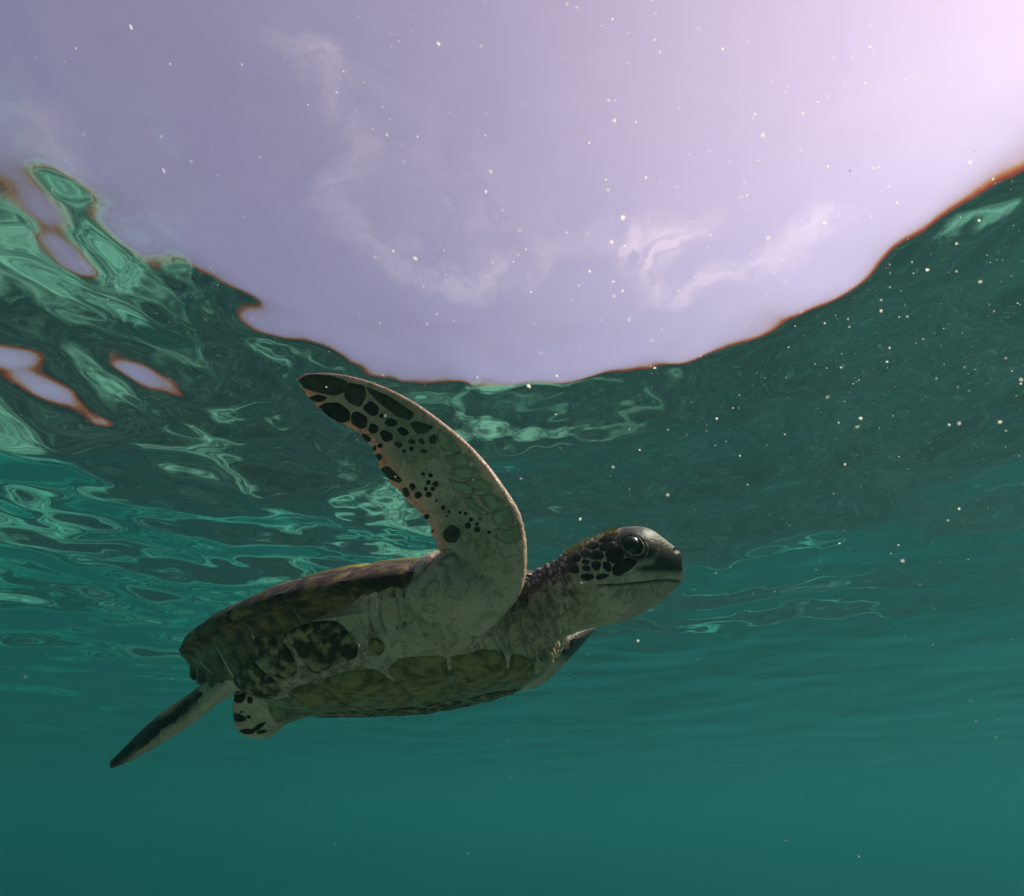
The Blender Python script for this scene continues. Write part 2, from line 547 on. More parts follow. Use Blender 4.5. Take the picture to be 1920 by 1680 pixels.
# left hind flipper, its sole towards us
flipper([((640, 1290), .63, (660, 1335), .65, .022), ((590, 1302), .63, (592, 1339), .65, .020), ((545, 1309), .63, (553, 1350), .65, .016), ((512, 1303), .63, (530, 1364), .65, .013),
         ((484, 1298), .63, (509, 1381), .65, .011), ((461, 1296), .635, (480, 1386), .65, .0085), ((446, 1300), .635, (455, 1379), .65, .006), ((437, 1314), .64, (440, 1364), .65, .003)], 60, .0016)
# shoulder muscle under the raised flipper, throat skin over the front of the belly, tail
pile.ball(px(835, 1140, .535), (.072, .040, .048))
pile.ball(px(856, 1098, .513), (.054, .036, .036))
pile.ball(px(800, 1112, .520), (.052, .026, .026))
pile.ball(px(900, 1190, .555), (.070, .040, .036))
pile.ball(px(790, 1165, .535), (.060, .030, .040))
pile.ball(px(960, 1200, .60), (.055, .055, .040))
rows = [((470, 1270), (490, 1300), .655, .02), ((430, 1275), (440, 1298), .665, .015), ((405, 1283), (412, 1296), .67, .008), ((390, 1288), (394, 1294), .675, .003)]
rings = []
for r in resample([(*a, *b, d, h) for a, b, d, h in rows], 14):
    T, B = px(r[0], r[1], r[4]), px(r[2], r[3], r[4]); c = (T + B) / 2; v = (T - B) / 2
    a = np.linspace(0, 2 * math.pi, 16, endpoint=False)
    rings.append(c + np.sin(a)[:, None] * v + (np.cos(a) * r[5])[:, None] * np.array([0, 1, 0]))
pile.loft(rings)

V = c2r(np.concatenate(pile.v))
tmp = mesh_obj('body', V, pile.f)
bm = bmesh.new(); bm.from_mesh(tmp.data)
bmesh.ops.recalc_face_normals(bm, faces=bm.faces); bm.to_mesh(tmp.data); bm.free()
md = tmp.modifiers.new('r', 'REMESH'); md.mode = 'VOXEL'; md.voxel_size = 0.0016
ms = tmp.modifiers.new('s', 'SMOOTH'); ms.factor = 0.5; ms.iterations = 6
dg = bpy.context.evaluated_depsgraph_get()
bme = bpy.data.meshes.new_from_object(tmp.evaluated_get(dg), depsgraph=dg)
bpy.data.objects.remove(tmp)
nv = len(bme.vertices)
co = np.empty(nv * 3, np.float32); bme.vertices.foreach_get('co', co); co = co.reshape(-1, 3).astype(float)
no = np.empty(nv * 3, np.float32); bme.vertices.foreach_get('normal', no); no = no.reshape(-1, 3).astype(float)
print('body verts', nv)
C = r2c(co); PX = to_px(C); LO = r2l(co) / LT


def seg_dist(P, poly):
    """distance of many px points to a polyline"""
    d = np.full(len(P), 1e9)
    A = np.asarray(poly, float)
    for a, b in zip(A[:-1], A[1:]):
        ab = b - a
        t = np.clip(((P - a) @ ab) / (ab @ ab + 1e-9), 0, 1)
        d = np.minimum(d, np.linalg.norm(P - (a + t[:, None] * ab), axis=1))
    return d


def inside(P, poly):
    A = np.asarray(poly, float)
    r = np.zeros(len(P), bool)
    for (x1, y1), (x2, y2) in zip(A, np.roll(A, -1, 0)):
        c = ((y1 > P[:, 1]) != (y2 > P[:, 1]))
        r ^= c & (P[:, 0] < (x2 - x1) * (P[:, 1] - y1) / (y2 - y1 + 1e-12) + x1)
    return r


def soft_poly(P, poly, s):
    d = seg_dist(P, list(poly) + [poly[0]])
    d = np.where(inside(P, poly), d, -d)
    return np.clip(d / s * .5 + .5, 0, 1)


def z8(pts): return [(1020 + x * 280 / 1920, 970 + y * 280 / 1920) for x, y in pts]
def z1(pts): return [(500 + x * 520 / 1820, 660 + y * 520 / 1820) for x, y in pts]
def z3(pts): return [(320 + x * .25, 1020 + y * .25) for x, y in pts]
def z4(pts): return [(680 + x * .25, 1040 + y * .25) for x, y in pts]


is_head = (PX[:, 0] > 1050) & (PX[:, 1] < 1200) & (C[:, 1] < .63)
disp = np.zeros(nv)
dark = np.zeros(nv)      # dark brown pigment; also the darker mouth line, nostril, folds and creases
olive = np.zeros(nv)     # warm olive / rusty staining
FS = [([(205, 190), (280, 150), (420, 158), (520, 195), (505, 258), (440, 285), (330, 260), (230, 230)], 1), ([(270, 300), (340, 280), (400, 300), (350, 330), (290, 320)], 0),
      ([(325, 380), (380, 340), (470, 335), (540, 390), (540, 450), (480, 465), (400, 450)], 0), ([(510, 290), (535, 205), (640, 225), (650, 290), (610, 360), (540, 330)], 1),
      ([(555, 410), (590, 390), (660, 430), (650, 490), (620, 505), (560, 470)], 0), ([(630, 370), (680, 320), (735, 360), (730, 410), (690, 420)], 0),
      ([(665, 500), (690, 465), (735, 490), (725, 530), (680, 535)], 0), ([(490, 500), (540, 490), (590, 515), (560, 535)], 0), ([(600, 545), (640, 535), (690, 570), (670, 595), (620, 580)], 0),
      ([(740, 530), (770, 510), (830, 540), (820, 580), (770, 590)], 0), ([(770, 460), (810, 430), (860, 460), (840, 490), (790, 485)], 0), ([(850, 510), (890, 490), (940, 530), (900, 555)], 0),
      ([(735, 420), (755, 400), (775, 415), (755, 440)], 0), ([(830, 600), (860, 585), (895, 605), (870, 635)], 1), ([(920, 580), (960, 570), (985, 595), (950, 610)], 1), ([(995, 580), (1015, 565), (1040, 590), (1020, 610)], 1),
      ([(1000, 650), (1030, 630), (1060, 655), (1030, 670)], 1), ([(940, 470), (980, 455), (1095, 490), (1040, 535), (980, 530)], 1), ([(760, 350), (680, 270), (660, 235), (800, 290), (960, 400), (930, 445), (850, 415)], 1),
      ([(690, 620), (720, 615), (715, 650), (690, 650)], 1), ([(710, 680), (740, 665), (760, 690), (730, 720)], 1), ([(745, 770), (800, 750), (850, 800), (890, 840), (870, 860), (800, 830)], 1),
      ([(935, 875), (960, 858), (978, 888), (955, 908)], 0), ([(965, 940), (1000, 910), (1025, 940), (990, 968)], 0), ([(890, 900), (920, 890), (940, 940), (910, 950)], 1),
      ([(1120, 560), (1130, 510), (1200, 550), (1275, 640), (1250, 660), (1160, 640)], 2), ([(1170, 680), (1290, 660), (1330, 700), (1320, 740), (1220, 745), (1165, 710)], 2),
      ([(1210, 765), (1330, 755), (1400, 780), (1400, 820), (1280, 832), (1220, 800)], 2), ([(1300, 850), (1410, 832), (1485, 880), (1470, 920), (1370, 905)], 2),
      ([(1390, 940), (1480, 930), (1570, 990), (1500, 1040), (1430, 1000)], 2), ([(1480, 1060), (1590, 1010), (1630, 1110), (1600, 1150), (1500, 1130)], 2),
      ([(1060, 560), (1110, 535), (1115, 600), (1070, 605)], 1), ([(1500, 1160), (1600, 1165), (1650, 1130), (1670, 1220), (1600, 1260), (1520, 1230)], 2),
      ([(1345, 870), (1260, 850), (1200, 830), (1230, 900), (1330, 940), (1370, 920)], 2), ([(1380, 1010), (1340, 950), (1300, 960), (1320, 1020), (1400, 1070), (1460, 1060)], 2)]
# mouth line
mouth = z8([(1750, 830), (1620, 812), (1480, 815), (1300, 840), (1000, 865), (700, 880)])
dm = seg_dist(PX, mouth)
disp -= np.where(is_head, 0.0030 * np.exp(-(dm / 2.2) ** 2), 0)
dark += np.where(is_head, 0.9 * np.exp(-(dm / 1.8) ** 2), 0)
# beak plate, brow and jaw seams
beak = z8([(1490, 440), (1560, 395), (1700, 400), (1850, 430), (1850, 600), (1850, 715), (1650, 700), (1480, 700), (1200, 690), (1180, 640), (1400, 590), (1460, 500)])
dark += np.where(is_head, 1.0 * soft_poly(PX, beak, 6), 0)
browp = z8([(1020, 120), (1280, 120), (1420, 190), (1500, 330), (1480, 450), (1400, 540), (1200, 560), (1000, 480), (900, 300)])
dark += np.where(is_head, .95 * soft_poly(PX, browp, 8), 0)
disp += np.where(is_head, .0035 * soft_poly(PX, browp, 22), 0)
nose = z8([(1420, 190), (1600, 300), (1700, 360), (1720, 420), (1580, 400), (1500, 420), (1470, 330)])
dark += np.where(is_head, .75 * soft_poly(PX, nose, 6), 0)
dn = np.linalg.norm(PX - np.array(z8([(1702, 420)])[0]), axis=1)
disp -= np.where(is_head, .004 * np.exp(-(dn / 3.5) ** 2), 0)
dark += np.where(is_head, .7 * np.exp(-(dn / 4) ** 2), 0)
for seam, wd in ((z8([(1370, 870), (1400, 940), (1480, 1010), (1540, 1030)]), 1.3), (z8([(960, 770), (975, 850)]), 1.0), (z8([(1190, 690), (1060, 740), (960, 760)]), 1.0)):
    ds = seg_dist(PX, seam)
    disp -= np.where(is_head, .0012 * np.exp(-(ds / wd) ** 2), 0)
    dark += np.where(is_head, .4 * np.exp(-(ds / wd) ** 2), 0)
stain = z8([(880, 930), (1000, 890), (1250, 900), (1280, 960), (1150, 1010), (900, 1040)])
olive += np.where(is_head, .8 * soft_poly(PX, stain, 16), 0)
cheek = z8([(300, 740), (420, 800), (560, 1000), (620, 1250), (500, 1330), (300, 1150), (60, 900)])
olive += np.where(is_head, .8 * soft_poly(PX, cheek, 26), 0)
# dark back of the neck
nape = [(925, 1160), (960, 1125), (985, 1070), (1020, 1052), (1066, 1030), (1062, 1060), (1040, 1085), (1010, 1110), (990, 1128), (950, 1150)]
is_neck = (PX[:, 0] > 880) & (PX[:, 0] < 1120) & (C[:, 1] > .50)
dark += np.where(is_neck & (PX[:, 0] < 1075), .75 * soft_poly(PX, nape, 14), 0)
ntan = [(890, 1165), (940, 1150), (1000, 1120), (1050, 1085), (1070, 1120), (1050, 1160), (980, 1200), (930, 1200)]
olive += np.where(is_neck, .6 * soft_poly(PX, ntan, 26), 0)
# dark tips and margins of the limbs
is_ff = (C[:, 1] < .535) & (PX[:, 1] < 1078) & (PX[:, 0] < 1000)
back = (no @ CW)[:, 1] > 0.1                # far face of the limbs: dark upper skin
dark += np.where(is_ff & back, .7, 0)
tipz = z1([(180, 130), (420, 130), (1000, 390), (1110, 520), (1000, 640), (760, 620), (600, 580), (420, 500), (200, 260)])
dark += np.where(is_ff & ~back, .22 * soft_poly(PX, tipz, 30), 0)
for pts, k in FS:
    if k == 2:
        pp = z1(pts)
        ds = seg_dist(PX, pp + [pp[0]])
        dark += np.where(is_ff & ~back, .55 * np.exp(-(ds / 1.7) ** 2), 0)
        disp -= np.where(is_ff & ~back, .0006 * np.exp(-(ds / 1.7) ** 2), 0)
is_hl = (PX[:, 0] < 425) & (PX[:, 1] > 1270)
upper = [(420, 1262), (345, 1328), (303, 1356), (265, 1384), (232, 1412), (205, 1434)]
du = seg_dist(PX, upper)
dark += np.where(is_hl & (PX[:, 0] < 372), .85 * np.clip(1.35 - du / 14, 0, 1), 0)
dark += np.where(is_hl & (PX[:, 0] < 300), .3, 0)
is_lf = (PX[:, 0] > 1028) & (C[:, 1] > .68)
dark += np.where(is_lf & (PX[:, 0] > 1034), .75 * np.clip((1246 - PX[:, 1]) / 22, 0, 1), 0)
# loose skin: folds round the neck, the shoulder and the throat
kk = np.nonzero((LO[:, 0] > -.1) | is_ff)[0]
neck_ax = np.array([.93, .37])
sh_c = np.array([800., 1170.])
for i in kk:
    p = Vector(co[i])
    if is_neck[i] and PX[i, 1] < 1240 and not (is_head[i] and PX[i, 0] > 1085):
        # a net of small scaly folds, coarse on the nape, fading into fine creases on the throat
        top = float(np.clip((1150 - PX[i, 1] + (1000 - PX[i, 0]) * .45) / 60, .0, 1))
        k = float(np.clip((1095 - PX[i, 0]) / 30, 0, 1))
        u = PX[i, 0] * .93 - PX[i, 1] * .37
        v = PX[i, 0] * .37 + PX[i, 1] * .93
        wq = Vector((u * .10, v * .060, C[i, 1] * 60)) + mnoise.noise_vector(p * 70.0) * .45
        dd, _ = mnoise.voronoi(wq)
        e = min((dd[1] - dd[0]) * 2.6, 1.0)
        f = mnoise.noise(Vector((u * .11, v * .018, C[i, 1] * 18)) + mnoise.noise_vector(p * 40.0) * .5)
        cr = max(0.0, 1 - abs(f) * 5.0)
        disp[i] += (.0022 * (e - .8) * top - .0022 * cr * (1 - .5 * top)) * k
        dark[i] += (.6 * (1 - e) ** 2 * top + .45 * cr) * k
        if e > .75: dark[i] -= .35 * top * k
    elif not is_head[i] and C[i, 1] < .58 and 690 < PX[i, 0] < 1000 and 1030 < PX[i, 1] < 1235:
        d = PX[i] - np.array([872., 1120.])
        r = math.hypot(d[0], d[1]); a = math.atan2(d[1], d[0])
        f = mnoise.noise(Vector((r * .050, a * 1.3, 3.0)) + mnoise.noise_vector(p * 20.0) * .55)
        cr = max(0.0, 1 - abs(f) * 5.5)
        k = float(np.clip((830 - PX[i, 0] + (1120 - PX[i, 1]) * 1.0) / 60, .15, 1))
        disp[i] += -.0024 * cr * k
        dark[i] += .5 * cr * k
    elif is_ff[i]:
        f = mnoise.noise(Vector((PX[i, 0] * .035 + PX[i, 1] * .02, PX[i, 1] * .05 - PX[i, 0] * .04, 1.0)) + mnoise.noise_vector(p * 30.0) * .5)
        cr = max(0.0, 1 - abs(f) * 7.0) * float(np.clip((PX[i, 1] - 930) / 60, 0, 1))
        disp[i] -= .0007 * cr
        dark[i] += .25 * cr
edge_rho = np.abs(LO[:, 1]) / np.maximum(rim_y(LO[:, 0]), .02)
dark += np.where((edge_rho > .80) & (edge_rho < 1.05) & (LO[:, 2] > -.12) & (LO[:, 0] > -.5) & ~is_ff, .6 * np.clip((.04 - LO[:, 0]) / .06, 0, 1), 0)
bridge = np.clip((-.05 - LO[:, 2]) / .04, 0, 1) * np.clip((.34 - np.abs(LO[:, 1])) / .04, 0, 1) * np.clip((LO[:, 0] + .31) / .05, 0, 1) * np.clip((.06 - LO[:, 0]) / .10, 0, 1) * (~is_head) * np.clip((PX[:, 1] - 1130) / 30, 0, 1)
olive += .70 * bridge
dark += .10 * bridge
dark = np.clip(dark, 0, 1); olive = np.clip(olive, 0, 1)
co2 = co + no * disp[:, None]
bme.vertices.foreach_set('co', co2.astype(np.float32).ravel())
bme.polygons.foreach_set('use_smooth', np.ones(len(bme.polygons), bool))
ca = bme.color_attributes.new('pigment', 'FLOAT_COLOR', 'POINT')
ca.data.foreach_set('color', np.stack([dark, olive, np.zeros(nv), np.ones(nv)], 1).astype(np.float32).ravel())
bme.update()

m_skin, n = material('turtle_skin')
tc = n.n('ShaderNodeTexCoord').outputs['Object']
pig = n.n('ShaderNodeSeparateColor', i_0=n.n('ShaderNodeVertexColor', layer_name='pigment').outputs[0])
n1 = n.noise(tc, 26.0, 5.0, 0.6)
n2 = n.noise(tc, 140.0, 4.0, 0.6)
base = n.mix(n1.outputs[0], rgba(0.60, 0.385, 0.30), rgba(0.78, 0.54, 0.45))
base = n.mix(n.math('MULTIPLY', n.ramp(n.noise(tc, 9.0, 6.0, .68).outputs[0], .44, .70), .62), base, rgba(0.27, 0.20, 0.09))
crs = n.math('ABSOLUTE', n.math('SUBTRACT', n.noise(n.vmath('MULTIPLY', tc, (1.0, 1.0, 0.45)), 38.0, 5.0, .6, 1.2).outputs[0], .5))
crease = n.math('SUBTRACT', 1.0, n.ramp(crs, 0.0, .028))
base = n.mix(n.math('MULTIPLY', crease, .38), base, rgba(0.09, 0.065, 0.035))
base = n.mix(n.math('MULTIPLY', pig.outputs[1], n.ramp(n2.outputs[0], .35, .62)), base, rgba(0.13, 0.085, 0.03))
fleck = n.n('ShaderNodeTexVoronoi', feature='F1', i_Scale=52.0, i_Vector=tc)
fmask = n.math('MULTIPLY', n.math('SUBTRACT', 1.0, n.ramp(fleck.outputs[0], .10, .16)), n.ramp(n.noise(tc, 17.0, 2.0).outputs[0], .56, .62))
base = n.mix(n.math('MULTIPLY', fmask, .8), base, rgba(0.03, 0.022, 0.015))
dk = n.mix(n2.outputs[0], rgba(0.018, 0.013, 0.012), rgba(0.06, 0.044, 0.038))
pd = n.math('ADD', n.math('MULTIPLY', pig.outputs[0], 1.15), n.math('MULTIPLY', n.math('SUBTRACT', n2.outputs[0], .5), n.math('MULTIPLY', pig.outputs[0], .9)), clamp=True)
base = n.mix(pd, base, dk)
cell = n.n('ShaderNodeTexVoronoi', feature='DISTANCE_TO_EDGE', i_Scale=150.0, i_Vector=n.vmath('ADD', tc, n.vmath('SCALE', n.noise(tc, 60.0, 2.0).outputs['Color'], scale=.012)))
hgt = n.math('SUBTRACT', n.math('ADD', n.math('MULTIPLY', n.ramp(cell.outputs[0], 0.0, 0.12), 0.55), n.math('MULTIPLY', n2.outputs[0], .9)), n.math('MULTIPLY', crease, .7))
b1 = n.n('ShaderNodeBump', i_Strength=n.math('SUBTRACT', .65, n.math('MULTIPLY', pig.outputs[0], .45)), i_Distance=.0011, i_Height=hgt)
bs = n.n('ShaderNodeBsdfPrincipled', i_Base_Color=base, i_Roughness=.5, i_Normal=b1.outputs[0])
bs.subsurface_method = 'RANDOM_WALK'
bs.inputs['Subsurface Weight'].default_value = .32
bs.inputs['Subsurface Radius'].default_value = (1.0, .42, .18)
bs.inputs['Subsurface Scale'].default_value = .011
bs.inputs['Specular IOR Level'].default_value = .35
n.n('ShaderNodeOutputMaterial', i_Surface=bs.outputs[0])

body = bpy.data.objects.new('body', bme)
COL.objects.link(body)
bme.materials.clear(); bme.materials.append(m_skin)
body.parent = turtle
bvh = BVHTree.FromPolygons([Vector(v) for v in co2], [tuple(p.vertices) for p in bme.polygons])
CAM_R = Vector(CAM - ROOT)


def cast_px(x, y):
    d = Vector(CW @ px(x, y, 1.0)).normalized()
    h = bvh.ray_cast(CAM_R, d)
    return (h[0], h[1]) if h[0] is not None else None


# ------------------------------------------------------------------ turtle: scales and scutes
def scale_mat(name, c1, c2, c3, blotch, rough=.42, scl=60.0, lo=.45, hi=.58):
    m, n = material(name)
    tc = n.n('ShaderNodeTexCoord').outputs['Object']
    a = n.noise(tc, scl, 5.0, .62)
    b = n.noise(tc, scl * 4, 3.0, .6)
    c = n.mix(b.outputs[0], rgba(*c1), rgba(*c2))
    if blotch:
        c = n.mix(n.math('MULTIPLY', n.ramp(a.outputs[0], lo, hi), blotch), c, rgba(*c3))
    bp = n.n('ShaderNodeBump', i_Strength=.4, i_Distance=.001, i_Height=n.math('ADD', a.outputs[0], b.outputs[0]))
    s = n.n('ShaderNodeBsdfPrincipled', i_Base_Color=c, i_Roughness=rough, i_Normal=bp.outputs[0])
    s.inputs['Specular IOR Level'].default_value = .18
    n.n('ShaderNodeOutputMaterial', i_Surface=s.outputs[0])
    return m


M_DARK = scale_mat('dark_scale', (.007, .006, .006), (.018, .014, .013), (.035, .025, .02), .45)
M_BROWN = scale_mat('brown_scale', (.045, .034, .022), (.085, .065, .042), (.02, .015, .012), .7)
M_PALE = scale_mat('pale_scale', (.34, .32, .21), (.46, .43, .31), (.20, .17, .08), .6)
M_BLOTCH = scale_mat('blotched_scute', (.27, .185, .095), (.48, .35, .21), (.024, .015, .008), .97, .5, 85.0, .36, .56)
M_OLIVE = scale_mat('olive_scute', (.25, .17, .075), (.40, .285, .14), (.045, .031, .013), .8, .5, 80.0, .38, .68)
M_MARG = scale_mat('margin_scute', (.17, .105, .045), (.30, .19, .085), (.030, .019, .010), .92, .42, 60.0, .32, .60)
M_TOP = scale_mat('carapace_scute', (.16, .125, .03), (.30, .24, .05), (.05, .035, .012), .6, .5, 20.0)


def refine(poly, step, soft=2):
    out = []
    A = np.asarray(poly, float)
    for a, b in zip(A, np.roll(A, -1, 0)):
        k = max(1, int(round(np.linalg.norm(b - a) / step)))
        for i in range(k): out.append(a + (b - a) * i / k)
    A = np.array(out)
    for _ in range(soft):
        A = A * .5 + (np.roll(A, 1, 0) + np.roll(A, -1, 0)) * .25
    return A


def plate(name, hitf, poly, height, mat, parent, step, prof=((0, 1), (.5, 1), (.84, .85), (.96, .25), (1.0, -.9)), soft=2):
    """a thin domed plate lying on the skin: hitf(point) -> (surface point, normal)"""
    B = refine(poly, step, soft)
    c = B.mean(0)
    vs, fs = [], []
    m = len(B)
    for t, h in prof:
        for q in ([c] if t == 0 else c + (B - c) * t):
            r = hitf(q)
            if r is None:
                if not vs: return None
                vs.append(vs[-1].copy()); continue
            vs.append(np.array(r[0]) + np.array(r[1]) * height * h)
    for j in range(m):
        fs.append((0, 1 + (j + 1) % m, 1 + j))
    for k in range(len(prof) - 2):
        o0, o1 = 1 + k * m, 1 + (k + 1) * m
        for j in range(m):
            fs.append((o0 + j, o0 + (j + 1) % m, o1 + (j + 1) % m, o1 + j))
    V = np.array(vs)
    if np.linalg.norm(V - V[0], axis=1).max() > .25: return None
    ob = mesh_obj(name, V, fs, mat, parent)
    # outward normals
    nrm = np.array(ob.data.polygons[0].normal)
    if nrm @ np.array(hitf(c)[1]) < 0:
        ob.data.flip_normals()
    return ob


hit_cam = lambda q: cast_px(q[0], q[1])
HS = [([(810, 470), (870, 400), (960, 395), (1010, 490), (990, 540), (900, 575), (830, 545)], 0), ([(910, 640), (960, 580), (1060, 540), (1160, 555), (1170, 590), (1090, 670), (980, 730), (910, 715)], 0),
      ([(590, 510), (640, 440), (720, 435), (760, 490), (740, 530), (660, 535)], 0), ([(720, 370), (790, 325), (890, 330), (885, 380), (800, 425), (735, 415)], 1),
      ([(615, 590), (690, 570), (725, 600), (710, 660), (680, 680), (640, 660)], 0), ([(765, 590), (820, 580), (860, 630), (850, 690), (810, 690), (770, 650)], 0),
      ([(485, 570), (530, 548), (580, 560), (575, 590), (520, 600)], 0), ([(495, 640), (550, 618), (595, 650), (580, 685), (520, 685)], 0),
      ([(480, 750), (540, 730), (620, 740), (625, 780), (560, 812), (500, 790)], 0), ([(680, 760), (740, 728), (830, 745), (760, 790), (690, 800)], 0),
      ([(470, 455), (540, 420), (590, 450), (560, 500), (510, 515)], 1), ([(370, 510), (430, 470), (470, 510), (450, 560), (400, 570)], 0),
      ([(560, 390), (610, 320), (690, 330), (700, 370), (640, 410)], 1), ([(715, 310), (760, 250), (890, 220), (890, 290), (800, 315)], 1),
      ([(285, 600), (330, 510), (380, 570), (440, 660), (420, 710), (330, 690)], 1)]
MATS = [M_DARK, M_BROWN, M_PALE]
head_plane = px(1160, 1080, .55)
hx = px(1160, 1080, .55) / np.linalg.norm(px(1160, 1080, .55))


def far_hit(q):
    """the same place on the far cheek: mirrored through the head's middle plane"""
    r = cast_px(*q)
    if r is None: return None
    p = r2c(np.array([r[0]]))[0]
    d = (p - head_plane) @ hx
    pm = c2r(np.array([p - 2 * d * hx]))[0]
    h = bvh.find_nearest(Vector(pm))
    return (h[0], h[1])


def grow(pts, k):
    A = np.array(pts, float); c = A.mean(0)
    return [tuple(p) for p in c + (A - c) * k]


for pts, k in HS:
    plate('scale', hit_cam, grow(z8(pts), 1.30), .0013, MATS[k], body, 3.0, soft=1)
    plate('scale', far_hit, grow(z8(pts), 1.24), .0013, MATS[k], body, 5.0)
for x, y, r in ((1060, 855, 18), (1110, 865, 20), (1090, 900, 16), (1065, 935, 20), (1045, 900, 14), (1115, 975, 12), (1160, 1022, 16), (1195, 1050, 12), (1342, 1100, 15), (1305, 1060, 15),
                (1318, 1138, 22), (1380, 1130, 13), (1382, 1162, 20), (1270, 1050, 12), (745, 615, 16), (950, 635, 16), (905, 650, 14), (1215, 1195, 58), (1090, 1175, 10), (1050, 1080, 18), (1460, 1185, 14), (1025, 800, 14), (1075, 810, 16), (1185, 1078, 9)):
    k = 7 if r < 40 else 12
    FS.append(([(x + r * random.uniform(.8, 1.15) * math.cos(a), y + r * random.uniform(.75, 1.1) * math.sin(a)) for a in np.linspace(0, 6.283, k, endpoint=False)], 0 if r < 30 else 1))
for pts, k in FS:
    big = np.ptp(np.array(pts)[:, 0]) > 50
    plate('scale', hit_cam, grow(z1(pts), (1.20 if not big else 1.12) if k != 2 else .97), .0008 if k != 2 else .0006, MATS[k], body, 4.0 if big else 2.5)
HF = [[(475, 1150), (490, 1110), (550, 1110), (560, 1150), (530, 1190), (485, 1185)], [(575, 1150), (610, 1150), (615, 1190), (580, 1195)], [(462, 1290), (490, 1270), (560, 1300), (555, 1325), (500, 1335), (465, 1320)],
      [(565, 1290), (595, 1280), (605, 1300), (580, 1312)], [(515, 1400), (570, 1385), (630, 1395), (620, 1420), (560, 1425)], [(615, 1385), (660, 1350), (715, 1335), (690, 1370), (640, 1405)], [(640, 1410), (700, 1390), (720, 1410), (660, 1425)], [(510, 1260), (550, 1250), (545, 1265)]]
for p in HF:
    plate('scale', hit_cam, grow(z3(p), 1.2), .0008, M_DARK, body, 3.0)
HL = [[(815, 445), (860, 420), (875, 450), (800, 505)], [(700, 505), (760, 480), (800, 500), (725, 560)], [(640, 565), (720, 530), (760, 570), (690, 620)], [(600, 605), (690, 590), (640, 680), (580, 690)], [(480, 665), (600, 620), (590, 700), (480, 760)], [(400, 765), (480, 700), (520, 760), (430, 830)],
      [(330, 860), (420, 790), (440, 830), (360, 890)], [(240, 885), (300, 835), (340, 860), (270, 920)], [(180, 950), (250, 890), (270, 930), (190, 990)], [(125, 1010), (180, 960), (190, 1000), (140, 1028)]]
for p in HL:
    plate('scale', hit_cam, grow([(180 + x * 440 / 1920, 1200 + y * 440 / 1920) for x, y in p], 1.1), .0011, M_DARK, body, 3.0)
LF = [[(1480, 590), (1560, 550), (1630, 560), (1640, 600), (1560, 610)],
      [(1560, 625), (1640, 610), (1680, 620), (1640, 670), (1570, 680)], [(1660, 560), (1740, 545), (1730, 590), (1690, 610)], [(1500, 700), (1560, 690), (1600, 700), (1560, 750), (1510, 750)]]
for p in LF:
    plate('scale', hit_cam, grow(z4([(x, y + 6) for x, y in p]), 1.15), .0009, M_DARK, body, 3.5)

# plastron
PLA = [('blotch', z3([(400, 830), (480, 762), (560, 762), (770, 915), (765, 975), (700, 1055), (590, 1010), (450, 900)])), ('blotch', z3([(585, 740), (690, 665), (785, 685), (890, 780), (950, 868), (800, 905), (710, 850)])),
       ('blotch', z3([(815, 660), (880, 645), (1050, 585), (1240, 575), (1325, 650), (1410, 790), (1400, 825), (1250, 845), (1060, 890), (1000, 850), (905, 745)])), ('olive', z3([(1470, 740), (1520, 690), (1600, 720), (1620, 790), (1560, 820), (1490, 790)])),
       ('olive', z3([(790, 1040), (870, 955), (1050, 925), (1085, 965), (1150, 1070), (1200, 1140), (1000, 1180), (850, 1130)])), ('olive', z3([(1085, 918), (1330, 885), (1550, 875), (1610, 950), (1760, 1060), (1740, 1130), (1300, 1150), (1215, 1140), (1150, 1050)])),
       ('olive', z4([(165, 805), (250, 775), (625, 755), (632, 900), (650, 1035), (640, 1085), (380, 1090), (270, 940)])), ('olive', z4([(655, 755), (780, 742), (870, 695), (1000, 685), (1070, 722), (1070, 885), (900, 975), (690, 1020)])),
       ('olive', z4([(1105, 728), (1200, 745), (1280, 795), (1290, 860), (1250, 930), (1160, 990), (1070, 960), (1090, 890)]))]
plastron = None
PM = {'blotch': M_BLOTCH, 'olive': M_OLIVE}
# keel skin under the plates, so that the seams are pale
zlow = lambda x, y: belly(x, min(abs(y) / max(rim_y(x), .01), 1))
vs, fs = [], []
gx, gy = np.linspace(-.30, .31, 40), np.linspace(-.17, .17, 22)
for x in gx:
    for y in gy:
        ww = float(np.interp(x, [-.30, -.2, 0, .2, .28, .31], [.05, .12, .17, .17, .13, .07])) / .17
        p = l2r(np.array([x, y * ww, 0]) * LT); dz = l2r(np.array([x, y * ww, -.4]) * LT)
        d = Vector(p - dz).normalized(); h = bvh.ray_cast(Vector(dz), d)
        vs.append(np.array(h[0]) - np.array(d) * .0006 if h[0] is not None else p)
ny = len(gy)
for i in range(len(gx) - 1):
    for j in range(ny - 1):
        fs.append((i * ny + j, i * ny + j + 1, (i + 1) * ny + j + 1, (i + 1) * ny + j))
plastron = mesh_obj('plastron', vs, fs, scale_mat('plastron_seam', (.24, .20, .11), (.34, .29, .17), (.08, .06, .03), .7), turtle)
DN = Vector(l2r(np.array([0, 0, 1.0])) - l2r(np.zeros(3)))


def to_keel(q):
    """a point on the right half of the plastron, drawn in towards the keel so that both halves meet there"""
    r = cast_px(*q)
    if r is None: return None
    p = r2l(np.array([r[0]]))[0] / LT
    yin = float(np.interp(p[0], [-.19, -.1, .02, .09, .2, .28], [-.11, -.125, -.095, -.01, -.05, -.01]))
    y = -.235 + (p[1] + .235) * .232 / (.235 + yin) if p[1] > -.235 else p[1]
    return np.array([p[0], min(y, -.003), p[2]]), r


